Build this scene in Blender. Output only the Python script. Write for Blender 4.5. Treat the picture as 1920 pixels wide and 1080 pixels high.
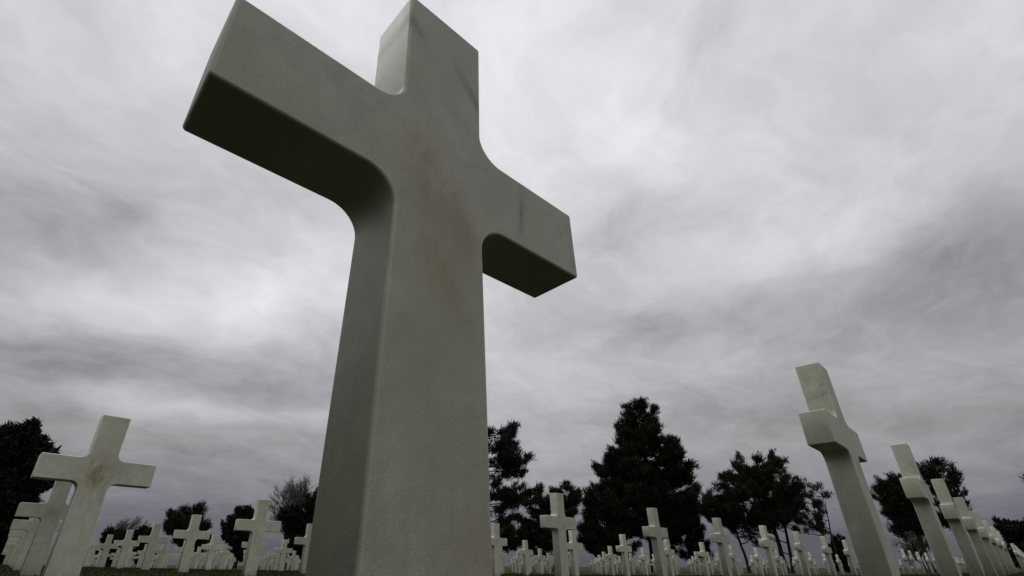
import bpy, math, random
import numpy as np
from mathutils import Matrix, Vector

random.seed(7)
rng = np.random.default_rng(11)
scene = bpy.context.scene
for o in list(bpy.data.objects):
    bpy.data.objects.remove(o, do_unlink=True)
R = math.radians

# ------------------------------------------------------------------ camera
YAW, PITCH, ROLL = 0.770300, 0.495342, 0.004624
CAM = Vector((-0.3307, -0.3974, 0.1129))
cy_, sy_, cp_, sp_ = math.cos(YAW), math.sin(YAW), math.cos(PITCH), math.sin(PITCH)
fwd = Vector((sy_*cp_, cy_*cp_, sp_)); r0 = Vector((cy_, -sy_, 0)); u0 = r0.cross(fwd)
rgt = math.cos(ROLL)*r0 + math.sin(ROLL)*u0
upv = -math.sin(ROLL)*r0 + math.cos(ROLL)*u0
cam_d = bpy.data.cameras.new("camera"); cam = bpy.data.objects.new("camera", cam_d)
scene.collection.objects.link(cam)
cam.matrix_world = Matrix(((rgt.x, upv.x, -fwd.x, CAM.x), (rgt.y, upv.y, -fwd.y, CAM.y),
                           (rgt.z, upv.z, -fwd.z, CAM.z), (0, 0, 0, 1)))
cam_d.sensor_width = 36; cam_d.lens = 36*914.04/1920
cam_d.shift_x = 72.72/1920; cam_d.shift_y = 27.71/1920
cam_d.clip_start = 0.02; cam_d.clip_end = 4000
scene.camera = cam

# ------------------------------------------------------------------ sky
SUN_AZ, SUN_EL = 10.0, 64.0          # veiled sun, degrees clockwise from +Y
world = bpy.data.worlds.new("World"); scene.world = world; world.use_nodes = True
nt = world.node_tree; N = nt.nodes; L = nt.links
for n in list(N): N.remove(n)

def nd(tree, typ, **kw):
    n = tree.nodes.new(typ)
    for k, v in kw.items(): setattr(n, k, v)
    return n

def mth(tree, op, a, b=None, c=None, clamp=False):
    n = tree.nodes.new('ShaderNodeMath'); n.operation = op; n.use_clamp = clamp
    for i, v in enumerate((a, b, c)):
        if v is None: continue
        if hasattr(v, 'links'): tree.links.new(v, n.inputs[i])
        else: n.inputs[i].default_value = v
    return n.outputs[0]

tc = nd(nt, 'ShaderNodeTexCoord'); sep = nd(nt, 'ShaderNodeSeparateXYZ')
L.new(tc.outputs['Generated'], sep.inputs[0])
zpos = mth(nt, 'MAXIMUM', sep.outputs[2], 0.0)
zk = mth(nt, 'ADD', zpos, 0.20)
cu = mth(nt, 'DIVIDE', sep.outputs[0], zk); cv = mth(nt, 'DIVIDE', sep.outputs[1], zk)
comb = nd(nt, 'ShaderNodeCombineXYZ'); L.new(cu, comb.inputs[0]); L.new(cv, comb.inputs[1])
P = comb.outputs[0]                  # position on the cloud layer

def wnoise(vec, scale, detail, rough, dist=0.0, map_=None):
    if map_:
        m = nd(nt, 'ShaderNodeMapping'); m.inputs['Location'].default_value = map_[0]
        m.inputs['Rotation'].default_value = (0, 0, R(map_[1])); m.inputs['Scale'].default_value = map_[2]
        L.new(vec, m.inputs[0]); vec = m.outputs[0]
    n = nd(nt, 'ShaderNodeTexNoise'); n.inputs['Scale'].default_value = scale
    n.inputs['Detail'].default_value = detail; n.inputs['Roughness'].default_value = rough
    n.inputs['Distortion'].default_value = dist
    L.new(vec, n.inputs['Vector'])
    return n
warp = wnoise(P, 2.3, 4, 0.5)
wv = nd(nt, 'ShaderNodeVectorMath', operation='SUBTRACT'); L.new(warp.outputs['Color'], wv.inputs[0]); wv.inputs[1].default_value = (.5, .5, .5)
ws = nd(nt, 'ShaderNodeVectorMath', operation='SCALE'); L.new(wv.outputs[0], ws.inputs[0]); ws.inputs[3].default_value = 0.42
wa = nd(nt, 'ShaderNodeVectorMath', operation='ADD'); L.new(P, wa.inputs[0]); L.new(ws.outputs[0], wa.inputs[1])
PW = wa.outputs[0]
# big cloud masses of the deck: centre, long axis, half sizes, lighter/darker
BANKS = [(-0.098, 1.384, 125.2, 0.285, 0.162, -0.1), (0.097, 1.296, 142.3, 0.281, 0.161, -0.12), (0.462, 1.372, 126.7, 0.458, 0.325, 0.2), (0.076, 1.595, 141.1, 0.369, 0.137, 0.13), (0.043, 1.939, 150.8, 0.467, 0.206, -0.13), (0.392, 1.92, 164.9, 0.537, 0.21, -0.14), (0.728, 1.558, 68.3, 0.231, 0.157, -0.12), (0.333, 2.188, 161.3, 0.384, 0.092, 0.2), (0.664, 2.12, 161.1, 0.374, 0.088, 0.13), (0.63, 2.619, 146.6, 0.972, 0.479, -0.06), (0.062, 2.384, 134.0, 0.256, 0.167, -0.08), (1.763, 0.032, -111.8, 0.537, 0.293, -0.15), (1.573, -0.176, 131.6, 0.265, 0.211, -0.11), (0.957, 0.401, 100.0, 0.185, 0.104, -0.12), (1.374, 0.554, 121.0, 0.505, 0.18, -0.11), (1.225, 0.686, 135.0, 0.244, 0.138, -0.06), (1.26, 0.27, 102.4, 0.289, 0.126, 0.1), (0.834, 0.267, 114.6, 0.418, 0.24, 0.06), (0.588, 0.43, 172.0, 0.368, 0.339, 0.07), (0.667, 0.082, 159.7, 0.242, 0.129, -0.1), (1.439, 1.016, 135.1, 0.445, 0.293, 0.08), (2.222, 1.805, 37.4, 0.569, 0.477, 0.13), (2.154, 0.67, 125.4, 0.527, 0.199, -0.09), (2.438, 0.248, 104.4, 0.536, 0.254, -0.05), (3.402, 0.155, -99.0, 0.321, 0.118, 0.09), (0.092, 0.958, 136.0, 0.562, 0.217, -0.12), (1.309, -0.006, -104.2, 0.306, 0.146, 0.05), (2.804, 0.39, 98.6, 0.482, 0.203, 0.05)]
acc = None
for (bx, by, ba, sx, sy, am) in BANKS:
    m = nd(nt, 'ShaderNodeMapping', vector_type='TEXTURE')
    m.inputs['Location'].default_value = (bx, by, 0); m.inputs['Rotation'].default_value = (0, 0, R(ba))
    m.inputs['Scale'].default_value = (sx, sy, 1); L.new(PW, m.inputs[0])
    d = nd(nt, 'ShaderNodeVectorMath', operation='DOT_PRODUCT'); L.new(m.outputs[0], d.inputs[0]); L.new(m.outputs[0], d.inputs[1])
    g = mth(nt, 'EXPONENT', mth(nt, 'MULTIPLY', d.outputs['Value'], -1.0))
    acc = mth(nt, 'MULTIPLY', g, am) if acc is None else mth(nt, 'MULTIPLY_ADD', g, am, acc)
n1 = wnoise(PW, 2.0, 7, 0.52, 0.0, ((3.1, 1.7, 0), 25, (1.0, 1.15, 1)))
n2 = wnoise(PW, 5.2, 8, 0.60, 0.25, ((0.4, 5.2, 0), -20, (1.0, 1.3, 1)))
n3 = wnoise(PW, 14.0, 5, 0.55, 0.2, ((7.4, 2.2, 0), 35, (0.8, 1.3, 1)))
f1 = mth(nt, 'SUBTRACT', n1.outputs['Fac'], 0.5); f2 = mth(nt, 'SUBTRACT', n2.outputs['Fac'], 0.5)
f3 = mth(nt, 'SUBTRACT', n3.outputs['Fac'], 0.5)
acc = mth(nt, 'MULTIPLY_ADD', f1, 0.34, acc)
acc = mth(nt, 'MULTIPLY_ADD', f2, 0.28, acc)
acc = mth(nt, 'MULTIPLY_ADD', f3, 0.09, acc)
ramp = nd(nt, 'ShaderNodeValToRGB'); cr = ramp.color_ramp
stops = [(0.0, .105), (.035, .122), (.09, .205), (.17, .33), (.27, .445), (.42, .54), (.64, .645), (1.0, .80)]
while len(cr.elements) < len(stops): cr.elements.new(0.5)
for e, (ps, v) in zip(cr.elements, stops): e.position = ps; e.color = (v, v, v, 1)
L.new(zpos, ramp.inputs[0])
base = ramp.outputs[0]
# contrast of the deck follows its brightness
val = mth(nt, 'MULTIPLY', base, mth(nt, 'MULTIPLY_ADD', acc, 1.75, 1.0))
val = mth(nt, 'MAXIMUM', val, 0.06)
tint = nd(nt, 'ShaderNodeMix', data_type='RGBA')
L.new(mth(nt, 'MULTIPLY', mth(nt, 'DIVIDE', mth(nt, 'SUBTRACT', val, 0.10), 0.16, clamp=True),
          mth(nt, 'MULTIPLY_ADD', zpos, 5.0, 0.10, clamp=True)), tint.inputs[0])
tint.inputs[6].default_value = (.92, .945, 1.12, 1); tint.inputs[7].default_value = (.995, .98, 1.025, 1)
cl = nd(nt, 'ShaderNodeVectorMath', operation='SCALE'); L.new(tint.outputs[2], cl.inputs[0]); L.new(val, cl.inputs[3])
bg_cloud = nd(nt, 'ShaderNodeBackground'); L.new(cl.outputs[0], bg_cloud.inputs[0]); bg_cloud.inputs[1].default_value = 1.0
sky = nd(nt, 'ShaderNodeTexSky', sky_type='NISHITA', sun_disc=False)
sky.sun_elevation = R(SUN_EL); sky.sun_rotation = R(SUN_AZ); sky.air_density = 1.2; sky.dust_density = 2.0
bg_sky = nd(nt, 'ShaderNodeBackground'); L.new(sky.outputs[0], bg_sky.inputs[0]); bg_sky.inputs[1].default_value = 0.06
mixs = nd(nt, 'ShaderNodeMixShader'); mixs.inputs[0].default_value = 0.96     # cloud cover
L.new(bg_sky.outputs[0], mixs.inputs[1]); L.new(bg_cloud.outputs[0], mixs.inputs[2])
wout = nd(nt, 'ShaderNodeOutputWorld'); L.new(mixs.outputs[0], wout.inputs[0])

# ------------------------------------------------------------------ sun behind the cloud
sl = bpy.data.lights.new("sun", 'SUN'); sun = bpy.data.objects.new("sun", sl); scene.collection.objects.link(sun)
sl.energy = 1.5; sl.angle = R(25); sl.color = (1.0, .97, .93)
sd = Vector((math.sin(R(SUN_AZ))*math.cos(R(SUN_EL)), math.cos(R(SUN_AZ))*math.cos(R(SUN_EL)), math.sin(R(SUN_EL))))
sun.rotation_euler = (-sd).to_track_quat('-Z', 'Y').to_euler(); sun.location = sd*50

vs = scene.view_settings
vs.view_transform = 'Standard'; vs.look = 'None'; vs.gamma = 1; vs.use_curve_mapping = False; vs.exposure = 0.0

# ------------------------------------------------------------------ helpers
def link(o, parent=None):
    scene.collection.objects.link(o)
    if parent: o.parent = parent
    return o

def tag(o, label=None, cat=None, group=None, kind=None):
    if label: o['label'] = label
    if cat: o['category'] = cat
    if group: o['group'] = group
    if kind: o['kind'] = kind
    return o

def np_mesh(name, verts, faces, k, mats, smooth=False, midx=None):
    """verts (n,3), faces (m,k)"""
    me = bpy.data.meshes.new(name)
    n, m = len(verts), len(faces)
    me.vertices.add(n); me.vertices.foreach_set('co', np.asarray(verts, np.float32).ravel())
    me.loops.add(m*k); me.loops.foreach_set('vertex_index', np.asarray(faces, np.int32).ravel())
    me.polygons.add(m); me.polygons.foreach_set('loop_start', np.arange(0, m*k, k, dtype=np.int32))
    me.polygons.foreach_set('loop_total', np.full(m, k, np.int32))
    if smooth: me.polygons.foreach_set('use_smooth', np.ones(m, bool))
    for mt in mats: me.materials.append(mt)
    if midx is not None: me.polygons.foreach_set('material_index', np.asarray(midx, np.int32))
    me.update(calc_edges=True); me.validate()
    return me

def new_mat(name, rough=.8):
    m = bpy.data.materials.new(name); m.use_nodes = True
    t = m.node_tree; b = t.nodes['Principled BSDF']; b.inputs['Roughness'].default_value = rough
    return m, t, b

def noise(t, vec, scale, detail=6, rough=.6, dist=0):
    n = t.nodes.new('ShaderNodeTexNoise'); n.inputs['Scale'].default_value = scale
    n.inputs['Detail'].default_value = detail; n.inputs['Roughness'].default_value = rough
    n.inputs['Distortion'].default_value = dist; t.links.new(vec, n.inputs['Vector']); return n

def mixc(t, fac, a, b):
    n = t.nodes.new('ShaderNodeMix'); n.data_type = 'RGBA'
    for i, v in ((0, fac), (6, a), (7, b)):
        if hasattr(v, 'links'): t.links.new(v, n.inputs[i])
        else: n.inputs[i].default_value = v
    return n.outputs[2]

def rng_map(t, v, a, b, c=0.0, d=1.0):
    n = t.nodes.new('ShaderNodeMapRange'); n.interpolation_type = 'SMOOTHSTEP'
    t.links.new(v, n.inputs[0])
    for i, x in enumerate((a, b, c, d)): n.inputs[i+1].default_value = x
    return n.outputs[0]

# ------------------------------------------------------------------ terrain
SAG = (0.05881536, -0.45238679, -0.45860744, 0.19219217, 0.01238028)
def ground_z(x, y):
    x = np.maximum(x, 0); y = np.maximum(y, 0)
    u = x/(x+12.0); v = y/(y+5.0)
    w = np.maximum(y-5.0, 0); w = w/(w+8.0)
    z = SAG[0]*u*v + SAG[1]*u*u*v + SAG[2]*u*v*v + SAG[3]*w*w + SAG[4]*w
    far = np.clip((np.hypot(x, y)-60)/120, 0, 1)
    return z*(1-far) - 0.45*far

m_lawn, t, b = new_mat("lawn_turf", .95)
tcn = t.nodes.new('ShaderNodeTexCoord')
na = noise(t, tcn.outputs['Object'], .35, 5); nb = noise(t, tcn.outputs['Object'], 9, 8, .7); nc = noise(t, tcn.outputs['Object'], 70, 4, .7)
c1 = mixc(t, rng_map(t, na.outputs['Fac'], .35, .65), (.018, .030, .008, 1), (.027, .033, .011, 1))
c2 = mixc(t, rng_map(t, nb.outputs['Fac'], .3, .75), c1, (.032, .029, .015, 1))
t.links.new(c2, b.inputs['Base Color'])
bp = t.nodes.new('ShaderNodeBump'); bp.inputs['Strength'].default_value = .9; bp.inputs['Distance'].default_value = .03
t.links.new(mth(t, 'ADD', nb.outputs['Fac'], nc.outputs['Fac']), bp.inputs['Height']); t.links.new(bp.outputs[0], b.inputs['Normal'])
b.inputs['Specular IOR Level'].default_value = .1
# graded sheet reaching the horizon
def axis():
    a = np.concatenate([np.arange(0, 60, 1.0), np.arange(60, 200, 8.0), np.array([200, 300, 500, 900, 1600.])])
    return np.concatenate([-a[:0:-1], a])
ax = axis(); gx, gy = np.meshgrid(ax, ax, indexing='ij'); n = len(ax)
gv = np.stack([gx, gy, ground_z(gx, gy)], -1).reshape(-1, 3)
ii, jj = np.meshgrid(np.arange(n-1), np.arange(n-1), indexing='ij'); ii = ii.ravel(); jj = jj.ravel()
gf = np.stack([ii*n+jj, (ii+1)*n+jj, (ii+1)*n+jj+1, ii*n+jj+1], -1)
lawn = link(bpy.data.objects.new("lawn", np_mesh("lawn", gv, gf, 4, [m_lawn], True)))
tag(lawn, "dark green mown lawn between the rows of crosses", None, None, 'structure')

# ------------------------------------------------------------------ marble
def marble(name, main, gain=1.0):
    m, t, b = new_mat(name, .5)
    b.inputs['Specular IOR Level'].default_value = .28
    tcn = t.nodes.new('ShaderNodeTexCoord'); oi = t.nodes.new('ShaderNodeObjectInfo')
    off = t.nodes.new('ShaderNodeVectorMath'); off.operation = 'SCALE'; off.inputs[0].default_value = (37, 61, 83)
    if main: off.inputs[3].default_value = .37
    else: t.links.new(oi.outputs['Random'], off.inputs[3])
    ad = t.nodes.new('ShaderNodeVectorMath'); ad.operation = 'ADD'
    t.links.new(tcn.outputs['Object'], ad.inputs[0]); t.links.new(off.outputs[0], ad.inputs[1]); V = ad.outputs[0]
    big = noise(t, V, 5.5, 5, .55, .6); mid = noise(t, V, 22, 8, .68, .4); fine = noise(t, V, 430, 3, .7); grit = noise(t, V, 1100, 2, .6)
    col = mixc(t, rng_map(t, big.outputs['Fac'], .3, .72), (.36, .355, .26, 1), (.48, .472, .38, 1))
    col = mixc(t, rng_map(t, mid.outputs['Fac'], .38, .70, 0, .75), col, (.315, .322, .258, 1))
    col = mixc(t, rng_map(t, fine.outputs['Fac'], .38, .68, 0, .42), col, (.25, .255, .20, 1))
    col = mixc(t, rng_map(t, grit.outputs['Fac'], .45, .7, 0, .45), col, (.50, .50, .45, 1))
    # grey veins: thin bands of distorted noise
    mp = t.nodes.new('ShaderNodeMapping'); mp.inputs['Rotation'].default_value = (.3, .9, .2); mp.inputs['Scale'].default_value = (1.0, 1.0, .35)
    t.links.new(V, mp.inputs[0])
    vn = noise(t, mp.outputs[0], 5.0, 6, .6, 1.2)
    vein = mth(t, 'SUBTRACT', 1.0, mth(t, 'MULTIPLY', mth(t, 'ABSOLUTE', mth(t, 'SUBTRACT', vn.outputs['Fac'], .5)), 26), clamp=True)
    vmask = rng_map(t, noise(t, V, 3.1, 3).outputs['Fac'], .50, .66)
    col = mixc(t, mth(t, 'MULTIPLY', mth(t, 'MULTIPLY', vein, vmask), .50), col, (.20, .205, .195, 1))
    sepo = t.nodes.new('ShaderNodeSeparateXYZ'); t.links.new(tcn.outputs['Object'], sepo.inputs[0])
    mw = t.nodes.new('ShaderNodeMapping'); mw.inputs['Scale'].default_value = (1.5, 1.5, .62); t.links.new(V, mw.inputs[0])
    wob = noise(t, mw.outputs[0], 17, 8, .68, .5); wob2 = noise(t, V, 60, 7, .75, .2)
    def blob(cx, cz, rx, rz, ang=0.0, edge=.9):
        dx = mth(t, 'SUBTRACT', sepo.outputs[0], cx); dz = mth(t, 'SUBTRACT', sepo.outputs[2], cz)
        ca, sa = math.cos(ang), math.sin(ang)
        a = mth(t, 'DIVIDE', mth(t, 'ADD', mth(t, 'MULTIPLY', dx, ca), mth(t, 'MULTIPLY', dz, sa)), rx)
        c = mth(t, 'DIVIDE', mth(t, 'SUBTRACT', mth(t, 'MULTIPLY', dz, ca), mth(t, 'MULTIPLY', dx, sa)), rz)
        d2 = mth(t, 'ADD', mth(t, 'MULTIPLY', a, a), mth(t, 'MULTIPLY', c, c))
        g = mth(t, 'EXPONENT', mth(t, 'MULTIPLY', d2, -1.0))
        w = mth(t, 'MULTIPLY', g, mth(t, 'MULTIPLY_ADD', mth(t, 'SUBTRACT', wob.outputs['Fac'], .5), 2.6*edge, .75), clamp=True)
        return mth(t, 'MULTIPLY', w, mth(t, 'MULTIPLY_ADD', mth(t, 'SUBTRACT', wob2.outputs['Fac'], .5), 2.4, 1.0), clamp=True)
    if main:
        for (cx, cz, rx, rz, an, st, cc) in [
                (.036, .512, .026, .042, .35, .95, (.225, .190, .105, 1)),
                (-.030, .595, .028, .06, .3, .95, (.275, .240, .145, 1)),
                (-.010, .535, .038, .06, .3, .9, (.28, .240, .145, 1)),
                (.005, .430, .030, .06, .4, .95, (.275, .238, .145, 1)),
                (.005, .56, .06, .12, .2, .45, (.33, .29, .215, 1)),
                (-.202, .545, .05, .02, 0, .35, (.33, .285, .215, 1)),
                (-.124, .610, .05, .03, 0, .25, (.34, .30, .23, 1)),
                (.058, .13, .045, .03, 0, .6, (.30, .255, .175, 1)),
                (.064, .795, .009, .036, .55, .95, (.12, .12, .10, 1)),
                (.040, .820, .010, .045, .5, .6, (.18, .18, .16, 1)),
                (.052, .855, .02, .03, .5, .3, (.26, .26, .24, 1)),
                (.161, .620, .006, .055, -.08, .95, (.17, .165, .135, 1)),
                (.172, .635, .004, .035, -.08, .4, (.25, .24, .21, 1)),
                (-.072, .880, .012, .020, .2, .95, (.15, .15, .13, 1)),
                (-.055, .862, .014, .022, .5, .8, (.18, .18, .16, 1)),
                (.06, .60, .05, .03, .6, .3, (.27, .275, .25, 1)),
                (.03, .46, .05, .12, .15, .35, (.33, .30, .21, 1)),
                (-.055, .70, .05, .06, .4, .35, (.31, .305, .25, 1)),
                (.11, .63, .04, .05, .2, .3, (.30, .30, .25, 1)),
                (-.02, .30, .07, .10, .1, .3, (.33, .325, .25, 1))]:
            col = mixc(t, mth(t, 'MULTIPLY', blob(cx, cz, rx, rz, an), st), col, cc)
    else:
        so = t.nodes.new('ShaderNodeSeparateColor'); t.links.new(oi.outputs['Color'], so.inputs[0])
        s1 = mth(t, 'MULTIPLY', blob(.0, .60, .085, .085, 0, 1.6), so.outputs[0])
        col = mixc(t, s1, col, (.215, .185, .115, 1))
        s2 = mth(t, 'MULTIPLY', blob(0, .91, .1, .06, 0, 1.0), so.outputs[1])
        col = mixc(t, s2, col, (.34, .31, .17, 1))
        tn = t.nodes.new('ShaderNodeMapRange'); t.links.new(mth(t, 'FRACT', mth(t, 'MULTIPLY', oi.outputs['Random'], 7.31)), tn.inputs[0])
        tn.inputs[3].default_value = 1.04; tn.inputs[4].default_value = 1.42
        sc = t.nodes.new('ShaderNodeVectorMath'); sc.operation = 'SCALE'
        t.links.new(col, sc.inputs[0]); t.links.new(tn.outputs[0], sc.inputs[3]); col = sc.outputs[0]
    # rain runs: faint vertical streaks
    mr = t.nodes.new('ShaderNodeMapping'); mr.inputs['Scale'].default_value = (70, 70, 3.2); t.links.new(V, mr.inputs[0])
    rn = noise(t, mr.outputs[0], 1.0, 5, .6, .15)
    run_ = mth(t, 'MULTIPLY', rng_map(t, rn.outputs['Fac'], .50, .72), rng_map(t, noise(t, V, 6.5, 3).outputs['Fac'], .42, .62))
    col = mixc(t, mth(t, 'MULTIPLY', run_, .38), col, (.285, .275, .205, 1))
    # splash dirt along the foot
    foot = mth(t, 'MULTIPLY', rng_map(t, sepo.outputs[2], .11, .0, 0, 1), rng_map(t, wob.outputs['Fac'], .3, .7, .1, .7))
    col = mixc(t, foot, col, (.19, .18, .12, 1))
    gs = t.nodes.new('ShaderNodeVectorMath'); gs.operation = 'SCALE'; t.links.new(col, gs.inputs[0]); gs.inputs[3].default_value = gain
    t.links.new(gs.outputs[0], b.inputs['Base Color'])
    bp = t.nodes.new('ShaderNodeBump'); bp.inputs['Strength'].default_value = .30; bp.inputs['Distance'].default_value = .0012
    t.links.new(mth(t, 'ADD', fine.outputs['Fac'], mth(t, 'MULTIPLY', mid.outputs['Fac'], 2.0)), bp.inputs['Height'])
    t.links.new(bp.outputs[0], b.inputs['Normal'])
    return m
m_main = (marble("weathered_marble_stained", True), marble("weathered_marble_stained_edge_highlight", True, 1.28))  # second material: bright edge highlight painted in as a lighter marble colour
m_cross = (marble("weathered_marble", False), marble("weathered_marble_edge_highlight", False, 1.22))

# ------------------------------------------------------------------ cross mesh
HT, ZA0, ZA1, SP, WT, WA, WB, TH = 0.943, 0.5444, 0.6789, 0.2972, 0.0755, 0.0728, 0.0803, 0.0989
def round_poly(pts):
    out = []
    n = len(pts)
    for i, (x, z, r, seg) in enumerate(pts):
        a = np.array(pts[i-1][:2]); p = np.array([x, z]); c = np.array(pts[(i+1) % n][:2])
        if r <= 0: out.append(p); continue
        d1 = (a-p)/np.linalg.norm(a-p); d2 = (c-p)/np.linalg.norm(c-p)
        ang = math.acos(np.clip(d1@d2, -1, 1)); tl = r/math.tan(ang/2)
        bis = (d1+d2)/np.linalg.norm(d1+d2); cen = p+bis*r/math.sin(ang/2)
        s = p+d1*tl; e = p+d2*tl
        a0 = math.atan2(*(s-cen)[::-1]); a1 = math.atan2(*(e-cen)[::-1])
        da = (a1-a0+math.pi) % (2*math.pi)-math.pi
        for k in range(seg+1):
            th = a0+da*k/seg; out.append(cen+r*np.array([math.cos(th), math.sin(th)]))
    return np.array(out)

def cross_mesh(name, mat, fs, bs, rf=.044, bev=.0042, end_r=.0048):
    wb = WB+(WB-WA)/(ZA0)*.1
    pts = [(-wb, -.1, 0, 0), (wb, -.1, 0, 0), (WA, ZA0, rf, fs), (SP, ZA0, end_r, bs), (SP, ZA1, end_r, bs), (WA, ZA1, rf, fs),
           (WT, HT, end_r, bs), (-WT, HT, end_r, bs), (-WA, ZA1, rf, fs), (-SP, ZA1, end_r, bs), (-SP, ZA0, end_r, bs), (-WA, ZA0, rf, fs)]
    o = round_poly(pts); n = len(o)
    e = np.roll(o, -1, 0)-o; e /= np.linalg.norm(e, axis=1)[:, None]
    nrm = np.stack([e[:, 1], -e[:, 0]], 1)             # outward for CCW
    vn = nrm+np.roll(nrm, 1, 0); vn /= np.linalg.norm(vn, axis=1)[:, None]
    cosh = np.clip((vn*nrm).sum(1), .5, 1)
    offs = vn/cosh[:, None]
    loops = []
    K = bs+2
    for s in (0, 1):
        for k in range(K+1):
            th = math.pi/2*k/K
            ins = bev*(1-math.sin(th)); dep = bev*(1-math.cos(th))
            if s: ins, dep = bev*(1-math.cos(th)), TH-bev*(1-math.sin(th))
            q = o-offs*ins
            loops.append(np.stack([q[:, 0], np.full(n, dep-TH/2), q[:, 1]], 1))
    v = np.concatenate(loops); nl = len(loops); faces = []
    for l in range(nl-1):
        for i in range(n):
            j = (i+1) % n
            faces.append((l*n+i, (l+1)*n+i, (l+1)*n+j, l*n+j))
    nq = len(faces)
    faces.append(tuple(range(n))); faces.append(tuple(range(nl*n-1, (nl-1)*n-1, -1)))
    me = bpy.data.meshes.new(name); me.from_pydata(v.tolist(), [], faces); me.update()
    for i, pl in enumerate(me.polygons): pl.use_smooth = i < nq
    # long flat sides must not inherit bevel shading: split where the angle is real
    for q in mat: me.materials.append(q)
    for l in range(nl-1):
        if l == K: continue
        for i in range(n): me.polygons[l*n+i].material_index = 1  # bevel strips take the lighter marble, a painted edge highlight
    import bmesh
    bm = bmesh.new(); bm.from_mesh(me)
    bmesh.ops.recalc_face_normals(bm, faces=bm.faces)
    big = [f for f in bm.faces if len(f.verts) > 4]
    for f in big: f.smooth = False
    bm.to_mesh(me); bm.free()
    wn = me
    return wn
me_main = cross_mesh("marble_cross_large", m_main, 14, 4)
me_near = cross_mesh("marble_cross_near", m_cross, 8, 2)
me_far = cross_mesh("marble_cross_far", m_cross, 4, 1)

GROUP = "white marble crosses in the cemetery rows"
CX = [0]
def put_cross(me, x, y, z, yaw, lx, ly, label):
    o = link(bpy.data.objects.new("marble_cross", me)); CX[0] += 1
    o.location = (x, y, z); o.rotation_euler = (lx, ly, yaw)
    tag(o, label, "cross", GROUP); return o

# the large one in front, leaning a hair
c0 = Vector((0, TH/2, .463))
Rm = Matrix.Rotation(-.04053, 3, 'Z') @ Matrix.Rotation(-.01185, 3, 'X') @ Matrix.Rotation(-.00655, 3, 'Y')
main = link(bpy.data.objects.new("marble_cross", me_main))
main.matrix_world = Matrix.Translation(c0 + Rm @ Vector((0, 0, -.463))) @ Rm.to_4x4()
tag(main, "huge foreground marble cross with ochre stains, towering over all the others", "cross", GROUP)

OV = {(2,1):(4.909,3.506),(3,1):(7.191,3.439),(4,1):(9.383,3.367),(5,1):(11.729,3.377),(6,1):(14.067,3.410),(7,1):(16.413,3.421),(8,1):(18.759,3.437),(1,2):(2.661,6.875),(1,4):(3.033,13.431),(1,3):(2.845,10.200),(1,5):(3.240,16.823),(1,6):(3.433,20.219),(2,5):(5.507,16.860),(3,5):(7.872,17.109),(3,2):(7.449,6.966),(5,2):(11.945,6.779),(6,2):(14.268,6.769),(7,2):(16.610,6.787),(8,2):(19.373,6.938),(9,2):(21.723,6.936),(10,2):(23.649,6.818),(5,3):(12.410,10.403),(7,3):(17.136,10.383),(8,3):(19.537,10.387),(7,4):(17.349,13.816),(9,4):(22.065,13.800),(2,3):(5.171,10.244),(4,0):(9.210,0.075),(5,0):(11.610,0.089),(6,0):(14.193,0.110),(7,0):(16.485,0.109),(8,0):(18.796,0.116),(1,0):(2.349,0.056),(2,0):(4.685,0.055),(3,0):(7.016,0.068),(0,1):(0.196,3.444),(0,2):(.400,6.84),(0,3):(.600,10.24),(0,4):(.825,13.64)}
ORD = ["zeroth", "first", "second", "third", "fourth", "fifth", "sixth", "seventh", "eighth", "ninth", "tenth", "eleventh", "twelfth", "thirteenth", "fourteenth"]
def cross_label(i, j):
    if j == 0:
        if i == 1: return "tall leaning-looking marble cross at right, nearest of the row receding along the right edge"
        if i <= 8: return "%s marble cross in the row receding along the right edge, counting its tall nearest" % ORD[i]
        return "tiny marble cross in the far tail of the row receding along the right edge"
    if i == 0:
        if j == 1: return "large marble cross at left with a brown stained centre, in front of the dark tree"
        if j <= 5: return "%s marble cross in the overlapping file at the left edge, behind the stained one" % ORD[j-1]
        return "marble cross almost hidden at the far end of the overlapping file at the left edge"
    if i == 1 and j == 2: return "marble cross with a yellowed top, left of the huge shaft and below the bare tree"
    if i == 1 and 3 <= j <= 6: return "%s marble cross going left from the yellow-topped one" % ORD[j-1]
    if (i, j) == (2, 3): return "marble cross half cut off by the huge shaft's left side, left arm showing"
    if (i, j) == (2, 4): return "marble cross half hidden behind the yellow-topped cross left of the huge shaft"
    if (i, j) == (2, 5): return "small marble cross midway between the yellow-topped cross and the clumped pine"
    if (i, j) == (3, 5): return "small marble cross below the bare tree, between yellow-topped cross and huge shaft"
    if j == 1 and 2 <= i <= 8: return "%s marble cross to the right of the huge shaft in the first row behind it" % ORD[i-1]
    if (i, j) == (3, 2): return "marble cross mostly hidden by the huge shaft's right edge, right arm showing"
    if j == 2 and 4 <= i <= 10: return "%s marble cross to the right of the huge shaft in the second row behind it" % ORD[i-2]
    if j == 3 and 5 <= i <= 8: return "%s marble cross to the right of the huge shaft in the third row behind it" % ORD[i-4]
    return None
LANDMARKS = [(190, "behind the large stained cross"), (290, "between stained cross and clumped pine"), (410, "before the clumped pine"),
             (500, "below the rounded evergreen"), (600, "below the bare tree"), (1000, "beside the upturned-branch pine"), (1090, "below the rounded pine"),
             (1320, "below the tallest pine"), (1500, "below the flat-topped pine"), (1590, "below the small open pine"),
             (1745, "beside the tall cross at right"), (9999, "behind the right edge row")]
SEEN = {}
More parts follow.
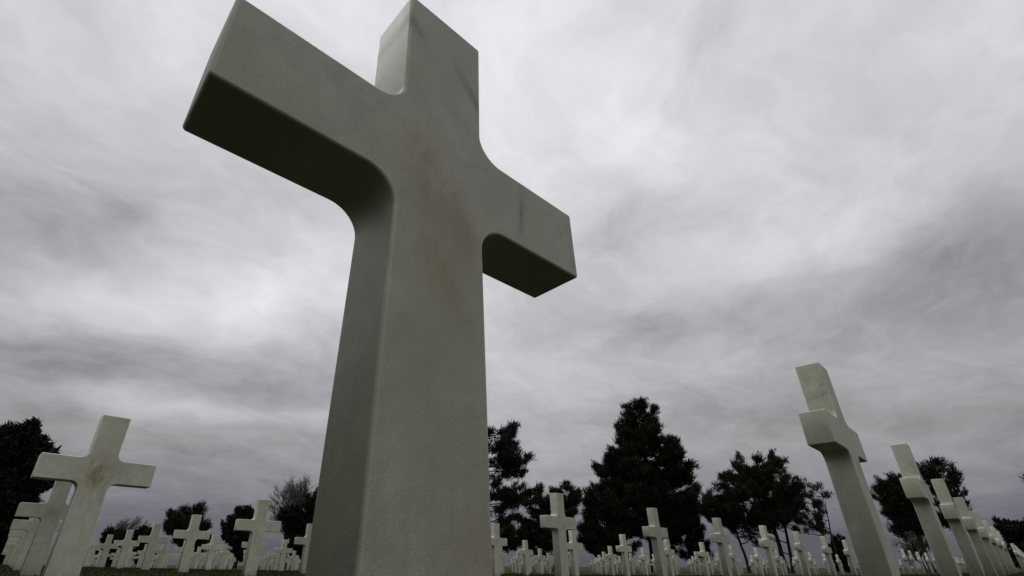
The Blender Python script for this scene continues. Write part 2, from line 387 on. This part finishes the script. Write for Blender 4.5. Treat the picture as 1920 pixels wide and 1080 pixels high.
for j in range(0, 16):
    for i in range(0, 25):
        if (i, j) in ((0, 0), (9, 0), (10, 0), (11, 0)): continue
        x = 2.34851*i + .18623*j; y = .00452*i + 3.39706*j + .0495
        if i == 0 and j > 4: x += .025*j
        if (i, j) in OV: x, y = OV[(i, j)]
        elif i > 0 and j > 0:
            x += rng.normal(0, .035); y += rng.normal(0, .035)
        d = Vector((x, y, .5)) - CAM; zc = d.dot(fwd)
        px = 960-72.7+914*d.dot(rgt)/zc if zc > 0 else -999
        dist = math.hypot(d.x, d.y)
        if zc <= 0 or px < -160 or px > 2060 or dist > 55: continue
        near = dist < 12
        lab = cross_label(i, j)
        if lab is None:
            if 590 < px < 925: lab = "marble cross standing hidden behind the huge foreground shaft"
            else:
                mark = next(nm for lim, nm in LANDMARKS if px < lim)
                if dist < 33:
                    kth = SEEN[(mark, j)] = SEEN.get((mark, j), 0)+1
                    lab = "small marble cross, %s row back, %s from left %s" % (ORD[j], ORD[kth], mark)
                else: lab = "tiny far marble cross among the last rows %s" % mark
        z = float(ground_z(np.array(x), np.array(y)))
        yaw = .0062 + rng.normal(0, .006 if (i, j) in OV else .012)
        cr_ = put_cross(me_near if near else me_far, x, y, z + rng.normal(0, .004), yaw, rng.normal(0, .003), rng.normal(0, .003), lab)
        cr_.color = (1.0 if (i, j) == (0, 1) else .75 if (i, j) == (0, 2) else rng.uniform(0, .55), 1.0 if (i, j) == (1, 2) else rng.uniform(0, .5), 0, 1)

# ------------------------------------------------------------------ tree materials
def leaf_mat(name, ca, cb):
    m, t, b = new_mat(name, .7)
    tcn = t.nodes.new('ShaderNodeTexCoord')
    nn = noise(t, tcn.outputs['Object'], .9, 4, .6); n2 = noise(t, tcn.outputs['Object'], 6, 3, .6)
    c = mixc(t, rng_map(t, nn.outputs['Fac'], .35, .65), ca, cb)
    c = mixc(t, rng_map(t, n2.outputs['Fac'], .5, .8, 0, .5), c, tuple(.6*v for v in ca[:3])+(1,))
    t.links.new(c, b.inputs['Base Color']); b.inputs['Specular IOR Level'].default_value = .1
    return m
m_needle = leaf_mat("pine_needles", (.016, .023, .010, 1), (.028, .035, .016, 1))
m_shrub = leaf_mat("evergreen_leaves", (.014, .018, .009, 1), (.020, .022, .013, 1))
m_bark, t, b = new_mat("bark", .95)
tcn = t.nodes.new('ShaderNodeTexCoord'); mp = t.nodes.new('ShaderNodeMapping'); mp.inputs['Scale'].default_value = (9, 9, 2); t.links.new(tcn.outputs['Object'], mp.inputs[0])
nn = noise(t, mp.outputs[0], 1.5, 7, .7)
t.links.new(mixc(t, nn.outputs['Fac'], (.016, .013, .010, 1), (.035, .028, .023, 1)), b.inputs['Base Color'])
bp = t.nodes.new('ShaderNodeBump'); bp.inputs['Distance'].default_value = .05; t.links.new(nn.outputs['Fac'], bp.inputs['Height']); t.links.new(bp.outputs[0], b.inputs['Normal'])
m_twig, t, b = new_mat("bare_twigs", .95); b.inputs['Base Color'].default_value = (.075, .062, .056, 1)

class Tubes:
    def __init__(s): s.v = []; s.f = []; s.n = 0
    def add(s, pts, rad, k=5):
        pts = np.asarray(pts, float); m = len(pts)
        tan = np.gradient(pts, axis=0); tan /= np.maximum(np.linalg.norm(tan, axis=1), 1e-9)[:, None]
        ref = np.where(np.abs(tan[:, 2:3]) > .9, np.array([[1., 0, 0]]), np.array([[0, 0, 1.]]))
        a = np.cross(tan, ref); a /= np.maximum(np.linalg.norm(a, axis=1), 1e-9)[:, None]; c = np.cross(tan, a)
        th = np.arange(k)*2*np.pi/k
        ring = pts[:, None]+np.asarray(rad)[:, None, None]*(a[:, None]*np.cos(th)[None, :, None]+c[:, None]*np.sin(th)[None, :, None])
        s.v.append(ring.reshape(-1, 3))
        i, q = np.meshgrid(np.arange(m-1), np.arange(k), indexing='ij'); i = i.ravel(); q = q.ravel(); q2 = (q+1) % k
        s.f.append(np.stack([i*k+q, i*k+q2, (i+1)*k+q2, (i+1)*k+q], 1)+s.n); s.n += m*k
    def mesh(s, name, mat): return np_mesh(name, np.concatenate(s.v), np.concatenate(s.f), 4, [mat], True)

def tufts(cent, dirs, size, blades, width, spread):
    """needle clusters: blades (one triangle each) fanning from every centre"""
    n = len(cent)
    C = np.repeat(cent, blades, 0); D = np.repeat(dirs, blades, 0)
    d = D + rng.normal(0, spread, C.shape); d /= np.linalg.norm(d, axis=1)[:, None]
    ln = np.repeat(size, blades)*rng.uniform(.55, 1.15, n*blades)
    C = C + rng.normal(0, .28, C.shape)*np.repeat(size, blades)[:, None]
    side = np.cross(d, rng.normal(0, 1, d.shape)); side /= np.linalg.norm(side, axis=1)[:, None]
    w = (ln*width)[:, None]
    v = np.stack([C-side*w, C+side*w, C+d*ln[:, None]], 1).reshape(-1, 3)
    return v, np.arange(len(v)).reshape(-1, 3)

def frame(ang):
    a = R(ang); s = np.array([math.cos(a), math.sin(a), 0]); dp = np.array([-math.sin(a), math.cos(a), 0])
    return s, dp

def build_tree(name, label, cat, x, y, z, ang, rows, kind='pine', limbs=60, tpl=34, tuft=.5, trunk_s=None, trunk_r=.28,
               up=.25, start=.35, stems=None, group=None, fl=.30, blades=20, depth=1.0, trunk_to=.96, boughs=()):
    s, dp = frame(ang)
    zz = np.array([r[0] for r in rows]); lo = np.array([r[1] for r in rows]); hi = np.array([r[2] for r in rows])
    top = zz[-1]; cz = lambda h: np.interp(h, zz, (lo+hi)/2); wz = lambda h: np.interp(h, zz, (hi-lo)/2)
    root = link(bpy.data.objects.new(name, None)); root.location = (x, y, z-.05); root.empty_display_size = .5
    tag(root, label, cat, group)
    T = Tubes()
    if stems is None:
        ts = trunk_s if trunk_s is not None else (float(cz(zz[0])), float(cz(top)))
        stems = [(ts[0], ts[1], trunk_r, trunk_to)]
    paths = []
    for (a0, a1, rr, tt) in stems:
        h = np.linspace(0, top*tt, 14); u = h/top
        wob_ = np.cumsum(rng.normal(0, .06, 14)); wob_ -= wob_[0]; wd = np.cumsum(rng.normal(0, .06, 14)); wd -= wd[0]
        ss = a0+(a1-a0)*u**1.2+wob_*.5
        pts = s*ss[:, None]+dp*wd[:, None]*.6; pts[:, 2] = h
        T.add(pts, rr*(1.06-u*.98)*(1+.5*np.exp(-h/.35)), 8); paths.append((h, ss, wd*.6))
    cs, ds = [], []
    hs = np.sort(rng.uniform(0, 1, limbs))
    wts = np.array([wz(h)+.4 for h in np.linspace(zz[0], top, 60)]); cdf = np.cumsum(wts)/wts.sum()
    hs = np.interp((np.arange(limbs)+rng.uniform(0, 1, limbs))/limbs, cdf, np.linspace(zz[0], top, 60))
    for q, hh in enumerate(list(hs)+[b_[0] for b_ in boughs]):
        az = q*2.39996+rng.uniform(-.5, .5)
        w = max(wz(hh)-tuft*.12, .15); c = cz(hh)
        rr = rng.uniform(.82, 1.04) if rng.random() < .72 else rng.uniform(.35, .8)
        es = c+w*math.cos(az)*rr; ed = w*math.sin(az)*rr*depth
        if q >= limbs: es, ed = boughs[q-limbs][1], rng.uniform(-.6, .6)
        ph, ps, pd = paths[rng.integers(len(paths))]
        run = math.hypot(es-np.interp(hh, ph, ps), ed)
        h0 = min(max(hh-run*up*rng.uniform(.5, 1.4), zz[0]*.35), top*.96)
        a = np.array([np.interp(h0, ph, ps), np.interp(h0, ph, pd), h0]); e = np.array([es, ed, hh])
        k = 7; u = np.linspace(0, 1, k)[:, None]
        bow = np.array([0, 0, run*rng.uniform(-.12, .02)])
        pl = a+(e-a)*u+bow*(np.sin(np.pi*u))+rng.normal(0, .02*run+.01, (k, 3))*np.sin(np.pi*u)
        P3 = s*pl[:, 0:1]+dp*pl[:, 1:2]; P3[:, 2] = pl[:, 2]
        if q < limbs and not (np.interp(hh, zz, lo)-.3 < es < np.interp(hh, zz, hi)+.3): continue
        T.add(P3, np.linspace(max(.05, trunk_r*.24*min(1, run/3+.3)), .014, k), 4)
        dirn = (P3[-1]-P3[0])/max(np.linalg.norm(P3[-1]-P3[0]), 1e-6)
        lat = np.array([-dirn[1], dirn[0], 0]); lat /= max(np.linalg.norm(lat), 1e-6)
        nc = max(3, int(tpl*(run/3.0+.35)))
        uu = np.concatenate([[1.0], rng.uniform(start, 1.0, nc-1)**.85])
        off = np.where(np.arange(nc) == 0, 0, rng.uniform(-1, 1, nc))
        pos = np.stack([np.interp(uu, u[:, 0], P3[:, i]) for i in range(3)], 1)
        spr = (run*fl+.3)*np.sin(np.pi*np.clip(.15+uu*.72, 0, 1))
        tip = pos+lat*(off*spr)[:, None]+dirn*(np.abs(off)*spr*.5)[:, None]
        tip[:, 2] += np.abs(rng.normal(0, .14, nc))*(1+run*.1)+np.abs(off)*.1
        sl_ = tip@s; ok = (sl_ > np.interp(tip[:, 2], zz, lo)-.05) & (sl_ < np.interp(tip[:, 2], zz, hi)+.05) & (tip[:, 2] < top)
        ok[0] = True
        if q >= limbs: ok[:] = True
        for w_ in np.nonzero(ok)[0]:
            T.add(np.stack([pos[w_], (pos[w_]+tip[w_])/2+[0, 0, -.04], tip[w_]]), np.array([.022, .015, .008]), 3)
        tip = tip[ok]; of = off[ok]
        if len(tip) == 0: continue
        tw = dirn*.5+lat*of[:, None]*.4+np.array([0, 0, .75])     # shoots curve up at the ends
        nt_ = 6
        cc = np.repeat(tip, nt_, 0); ww = np.repeat(tw, nt_, 0)
        cc = cc+ww*rng.uniform(-.75, .35, (len(cc), 1))*tuft+rng.normal(0, .20, cc.shape)*tuft*np.array([1.25, 1.25, .6])
        cs.append(cc); ds.append(ww+rng.normal(0, .25, ww.shape))
    ch = link(bpy.data.objects.new("trunk", T.mesh("trunk", m_bark)), root)
    c = np.concatenate(cs); d = np.concatenate(ds)
    sz = tuft*rng.uniform(.45, .85, len(c))
    v, f = tufts(c, d, sz, blades, .085 if kind == 'pine' else .24, .38 if kind == 'pine' else 1.1)
    me = np_mesh("crown", v, f, 3, [m_needle if kind == 'pine' else m_shrub])
    link(bpy.data.objects.new("crown", me), root)
    return root

def bare_tree(name, label, cat, x, y, z, height, spread, trunk_h, seed, levels=5, r0=.13, lean=0.0, group=None, stems=1, twig=.010, width=None):
    rg = np.random.default_rng(seed)
    root = link(bpy.data.objects.new(name, None)); root.location = (x, y, z-.05); tag(root, label, cat, group)
    Tk, Tw = Tubes(), Tubes()
    def grow(p, d, ln, r, lev):
        k = 4; pts = [p]; dd = d.copy()
        for _ in range(k):
            dd = dd+rg.normal(0, .10, 3)+np.array([0, 0, .04]); dd /= np.linalg.norm(dd); pts.append(pts[-1]+dd*ln/k)
        pts = np.array(pts)
        (Tk if lev <= 1 else Tw).add(pts, np.linspace(r, max(r*.62, twig*.8), k+1), 6 if lev <= 1 else 3)
        if lev >= levels: return
        nb = 6 if lev == 0 else int(rg.integers(3, 6))
        for q in range(nb):
            u = 1.0 if q == 0 else rg.uniform(.3, 1.0)
            bp_ = np.array([np.interp(u, np.linspace(0, 1, k+1), pts[:, i]) for i in range(3)])
            az = rg.uniform(0, 2*np.pi); t_ = (.22 if q == 0 else rg.uniform(.45, .85))*spread
            perp = np.cross(dd, [math.cos(az), math.sin(az), .2]); perp /= max(np.linalg.norm(perp), 1e-6)
            nd_ = dd*math.cos(t_)+perp*math.sin(t_); nd_ /= np.linalg.norm(nd_)
            grow(bp_, nd_, ln*rg.uniform(.58, .80), max(r*.58, twig), lev+1)
    for q in range(stems):
        a = 2*np.pi*q/max(stems, 1)
        d = np.array([lean+(.35*math.cos(a) if stems > 1 else 0), .35*math.sin(a) if stems > 1 else 0, 1.]); d /= np.linalg.norm(d)
        grow(np.zeros(3), d, trunk_h, r0, 0)
    # scale to height
    allv = np.concatenate(Tk.v+Tw.v); sc = height/allv[:, 2].max()
    tv = np.concatenate(Tw.v); mid_ = np.median(tv, axis=0)
    wx = (np.percentile(np.hypot(tv[:, 0]-mid_[0]*tv[:, 2]/mid_[2], tv[:, 1]-mid_[1]*tv[:, 2]/mid_[2]), 93))*sc
    ws_ = sc*(width/2/wx if width else 1)
    for T in (Tk, Tw):
        T.v = [np.stack([(q[:, 0]-mid_[0]*q[:, 2]/mid_[2])*ws_, (q[:, 1]-mid_[1]*q[:, 2]/mid_[2])*ws_, q[:, 2]*sc], 1) for q in T.v]
    link(bpy.data.objects.new("trunk", Tk.mesh("trunk", m_bark)), root)
    link(bpy.data.objects.new("crown", Tw.mesh("crown", m_twig)), root)
    return root

TG = "trees along the far edge of the cemetery"
build_tree('pine_tree', "tallest dark pine with a pointed crown rising right of the huge shaft", "tree", 58.01, 30.47, -.45, -62.119,
    [(4.19,-3.35,4.88),(5.52,-4.21,6.08),(6.68,-5.33,6.88),(8.47,-5.77,7.04),(9.48,-5.44,7.05),(10.31,-5.56,6.82),(11.68,-5.52,6.69),(12.62,-3.97,5.68),(13.46,-3.03,5.64),(15.26,-3.16,4.93),(16.37,-1.95,4.09),(17.31,-1.83,3.6),(18.42,-.7,3.5),(19.4,.0,3.0),(19.9,.6,2.4)],
    limbs=135, tpl=7, tuft=0.76, trunk_s=(.3, 1.7), trunk_r=.42, up=.28, start=0.45, fl=.2, group=TG)
build_tree('pine_tree', "broad dark pine mass at the left foot of the tallest pine", "tree", 53.22, 30.85, -.44, -59.741,
    [(1.9,-4.29,1.01),(2.77,-4.79,1.51),(4.2,-4.85,1.35),(5.29,-4.64,2.08),(6.4,-4.33,2.24),(7.93,-3.87,1.31),(8.6,-2.78,.62)],
    limbs=50, tpl=7, tuft=0.7, trunk_s=(-1.4, -1.4), trunk_r=.3, up=.2, start=.3, group=TG)
build_tree('pine_tree', "low spreading dark pine at the right foot of the tallest pine", "tree", 61.52, 27.86, -.45, -65.449,
    [(1.56,-.79,3.17),(2.19,-1.25,3.21),(3.49,-1.81,2.73),(4.82,-1.97,2.34),(5.98,-1.98,2.37),(7.16,-1.37,2.22)],
    limbs=34, tpl=7, tuft=0.6, trunk_s=(.6, .3), trunk_r=.25, up=.15, start=.35, group=TG)
build_tree('pine_tree', "rounded dark pine behind the clear cross right of the huge shaft", "tree", 47.86, 35.35, -.43, -53.432,
    [(2.0,-4.2,.6),(2.54,-3.99,.83),(3.41,-4.54,1.67),(4.48,-4.1,2.15),(5.57,-3.85,2.64),(7.04,-2.37,2.79),(8.17,-1.29,2.51),(8.83,.17,1.78)],
    limbs=46, tpl=7, tuft=0.65, trunk_s=(-.8, .9), trunk_r=.26, up=.2, start=.3, group=TG)
build_tree('pine_tree', "dark pine with upturned layered branches, half hidden by the huge shaft's right edge", "tree", 40.38, 40.92, -.42, -44.576,
    [(2.62,-2.26,4.57),(3.65,-3.05,5.18),(4.3,-3.2,4.2),(5.05,-3.28,4.67),(6.0,-3.1,4.2),(6.86,-3.14,6.71),(7.4,-2.9,5.2),(8.0,-2.77,6.0),(8.9,-2.5,4.3),(9.68,-2.41,5.36),(10.3,-2.2,4.3),(11.24,-2.04,6.24),(11.9,-1.8,4.6),(12.85,-1.65,4.9),(14.8,-.84,5.05),(15.65,-.42,.75)],
    limbs=44, tpl=6, tuft=0.7, trunk_s=(.2, .8), trunk_r=.34, up=.12, start=0.35, fl=.17, group=TG,
    boughs=[(15.0,4.9),(14.2,4.2),(13.0,4.5),(11.5,6.3),(10.9,5.0),(9.9,5.3),(8.2,7.2),(7.6,6.0),(6.9,6.6),(5.0,4.6),(3.7,5.2),(2.7,4.6)])
build_tree('pine_tree', "wide flat-topped dark pine on several slim stems, right of the tallest pine", "tree", 60.30, 20.10, -.41, -71.321,
    [(4.6,-2.9,4.9),(5.4,-4.0,5.6),(6.02,-5.2,6.0),(6.9,-4.6,6.2),(7.88,-3.6,6.2),(8.68,-2.5,6.0),(9.48,-1.4,5.8),(10.58,-.3,5.3),(11.4,.9,4.6)],
    limbs=74, tpl=6, tuft=0.62, stems=[(-.7, -2.0, .15, .72), (1.6, 1.2, .22, .9), (2.6, 2.2, .24, .95), (3.2, 3.9, .17, .8)], trunk_r=.24, up=.42, start=.45, fl=.22, group=TG)
build_tree('pine_tree', "small open dark pine with curving branches, left of the tall cross at right", "tree", 59.88, 14.39, -.37, -76.203,
    [(3.6,-1.6,1.4),(3.91,-1.31,1.66),(4.99,-.83,2.4),(5.9,-.17,2.27),(6.88,-.13,2.55),(7.77,.66,2.45)],
    limbs=17, tpl=5, tuft=0.5, stems=[(1.2, 1.3, .15, .95), (1.7, 2.2, .10, .8)], trunk_r=.17, up=.3, start=.5, fl=.2, group=TG)
build_tree('pine_tree', "dense dark pine between the first and second crosses of the right edge row", "tree", 59.15, 7.47, -.28, -82.467,
    [(3.2,-.4,2.0),(3.47,-.54,2.13),(4.28,-.58,2.19),(5.1,-.55,2.31),(5.99,-.77,2.39),(7.02,-.48,2.36),(7.79,.85,2.19)],
    limbs=42, tpl=8, tuft=0.5, trunk_s=(1.4, 1.2), trunk_r=.2, up=.12, start=.25, group=TG)
build_tree('pine_tree', "ragged dark pine rising behind the second and third crosses of the right edge row", "tree", 57.44, 4.79, -.22, -84.870,
    [(3.2,.52,1.65),(4.17,.6,2.46),(4.99,.76,2.6),(5.45,.84,2.6),(5.65,.84,3.1),(5.9,.84,2.6),(6.44,.87,2.77),(7.11,.96,2.87),(7.59,.4,2.84),(8.03,.2,2.63),(8.5,1.6,2.55)],
    limbs=28, tpl=7, tuft=0.55, trunk_s=(1.3, 1.9), trunk_r=.2, up=.2, start=.35, fl=.2, group=TG)
build_tree('evergreen_tree', "broad dark tree mass sloping off at the right edge behind the row", "tree", 69.66, .38, -.03, -89.366,
    [(.3,-.9,3.9),(.82,-.84,4.2),(1.67,-1.04,4.2),(2.75,-1.24,3.6),(3.44,-1.28,2.6),(3.9,-.95,.6)],
    kind='leaf', limbs=60, tpl=10, tuft=0.45, trunk_s=(.9, .4), trunk_r=.2, up=.3, start=.25, group=TG)
build_tree('pine_tree', "pine at the right edge with only one branch tip reaching into view", "tree", 51.65, -1.74, 0, -91.481,
    [(3.9,-.1,3.0),(4.33,.3,3.3),(5.2,.2,3.3),(5.5,-.48,3.37),(5.75,.5,3.3),(6.29,.81,3.25),(6.94,1.79,2.84)],
    limbs=22, tpl=6, tuft=0.5, trunk_s=(1.5, 1.9), trunk_r=.2, up=.2, start=.4, group=TG)
build_tree('evergreen_tree', "large dark leafy tree at the left edge behind the stained cross", "tree", 3.77, 47.43, 0, -4.897,
    [(.5,-2.9,1.4),(2.58,-3.68,.9),(4.57,-4.39,.28),(5.95,-4.62,-.07),(7.02,-4.73,-.25),(7.56,-4.65,-.61),(8.04,-4.42,-1.04),(8.43,-3.88,-1.41),(8.86,-3.12,-1.65),(9.28,-2.45,-1.92)],
    kind='leaf', limbs=110, tpl=8, tuft=0.5, trunk_s=(-1.2, -2.2), trunk_r=.3, up=.3, start=0.4, fl=.22, group=TG)
build_tree('pine_tree', "clumped dark pine with a stepped crown behind the crosses at left", "tree", 17.80, 58.89, -.27, -17.002,
    [(1.76,-1.41,1.22),(2.49,-1.97,1.68),(3.12,-2.83,2.03),(3.7,-3.31,1.64),(4.33,-3.38,.99),(4.83,-3.0,.57),(5.35,-2.57,.35),(5.84,-.85,.14)],
    limbs=38, tpl=8, tuft=0.55, trunk_s=(-.5, -.6), trunk_r=.22, up=.3, start=.3, group=TG)
build_tree('evergreen_tree', "rounded dark evergreen just left of the yellow-topped cross", "tree", 21.60, 55.45, -.31, -21.434,
    [(1.2,-1.2,.9),(1.73,-1.28,.95),(2.65,-1.97,1.02),(3.63,-2.44,1.07),(4.58,-2.25,.83),(4.94,-1.48,.66),(5.66,-1.28,.25)],
    kind='leaf', limbs=46, tpl=9, tuft=0.42, trunk_s=(-.5, -.5), trunk_r=.18, up=.3, start=.2, group=TG)
build_tree('evergreen_tree', "dark evergreen clump under the bare tree beside the huge shaft", "tree", 27.16, 50.67, -.36, -28.292,
    [(1.0,-2.3,2.4),(1.43,-2.47,2.48),(2.89,-3.23,2.83),(4.64,-3.9,2.61),(5.6,-4.6,2.46),(6.0,-2.9,2.0),(6.47,-2.0,1.82),(7.64,-1.2,.83)],
    kind='leaf', limbs=56, tpl=9, tuft=0.42, trunk_s=(-.6, -.3), trunk_r=.2, up=.3, start=.2, group=TG)
build_tree('evergreen_bush', "low dark bush between the stained cross and the clumped pine", "bush", 14.57, 61.84, -.23, -13.462,
    [(.6,-1.1,.7),(1.22,-1.1,.73),(2.56,-1.7,.46),(3.28,-1.59,-.12),(3.72,-1.26,-.61)],
    kind='leaf', limbs=30, tpl=9, tuft=0.36, trunk_s=(-.5, -.5), trunk_r=.1, up=.3, start=.2)
build_tree('evergreen_bush', "low dark bush under the small bare tree at left", "bush", 11.65, 61.45, -.19, -10.967,
    [(.5,-1.2,1.5),(1.59,-1.27,1.53),(2.74,-1.62,.97),(3.24,-1.48,-.06)],
    kind='leaf', limbs=30, tpl=9, tuft=0.36, trunk_s=(-.2, -.3), trunk_r=.1, up=.3, start=.2)
build_tree('evergreen_bush', "small upright dark bush left of the tall cross at right", "bush", 64.14, 13.72, -.38, -77.649,
    [(.4,-.7,1.1),(1.41,-.76,1.11),(2.36,-.26,1.3),(3.3,.3,1.1)],
    kind='leaf', limbs=24, tpl=8, tuft=0.34, trunk_s=(.3, .6), trunk_r=.08, up=.3, start=.2)
bare_tree('bare_tree', "leafless tree with a fan of fine twigs beside the huge shaft", "tree", 26.8, 56.4, -.36, 10.8, .85, 3.0, 34, 6, .18, group=TG, width=8.4, twig=.007)
bare_tree('bare_tree', "small leafless tree low on the horizon right of the stained cross", "tree", 12.2, 64.4, -.20, 5.0, 1.0, 1.1, 8, 5, .09, group=TG, width=4.6, twig=.008)
bare_tree('bare_tree', "low leafless thicket tree under the dense pine between the right edge row's crosses", "tree", 65.15, 7.2, -.30, 4.2, 1.1, 1.0, 12, 5, .08, group=TG, width=3.6, twig=.011)

# ------------------------------------------------------------------ grass blades
m_blade, t, b = new_mat("grass_blades", .8)
tcn = t.nodes.new('ShaderNodeTexCoord'); nn = noise(t, tcn.outputs['Object'], 1.2, 5, .6); n2 = noise(t, tcn.outputs['Object'], 25, 3, .6)
c = mixc(t, rng_map(t, nn.outputs['Fac'], .35, .65), (.020, .036, .008, 1), (.030, .040, .011, 1))
c = mixc(t, rng_map(t, n2.outputs['Fac'], .5, .75, 0, .6), c, (.034, .034, .015, 1))
t.links.new(c, b.inputs['Base Color']); b.inputs['Specular IOR Level'].default_value = .1
NB = 170000
dd = rng.uniform(.9, 1, NB)*0 + 2.2 + (26-2.2)*rng.uniform(0, 1, NB)**1.15
az = rng.uniform(R(-16), R(108), NB)
bx = CAM.x+dd*np.sin(az); by = CAM.y+dd*np.cos(az)
cen = np.stack([bx, by, ground_z(bx, by)-.003], 1)
ln = rng.uniform(.012, .030, NB)*(1+dd*.012); ta = rng.uniform(0, 2*np.pi, NB)
dv = np.stack([np.cos(ta)*.55, np.sin(ta)*.55, np.ones(NB)], 1)*ln[:, None]
tb = rng.uniform(0, 2*np.pi, NB); sd_ = np.stack([np.cos(tb), np.sin(tb), np.zeros(NB)], 1)*(.0022+dd*.0004)[:, None]
gvv = np.stack([cen-sd_, cen+sd_, cen+dv], 1).reshape(-1, 3)
gr = link(bpy.data.objects.new("grass", np_mesh("grass", gvv, np.arange(3*NB).reshape(-1, 3), 3, [m_blade])))
tag(gr, "short mown grass around the feet of the crosses", "grass", None, 'stuff')
print("crosses", CX[0])
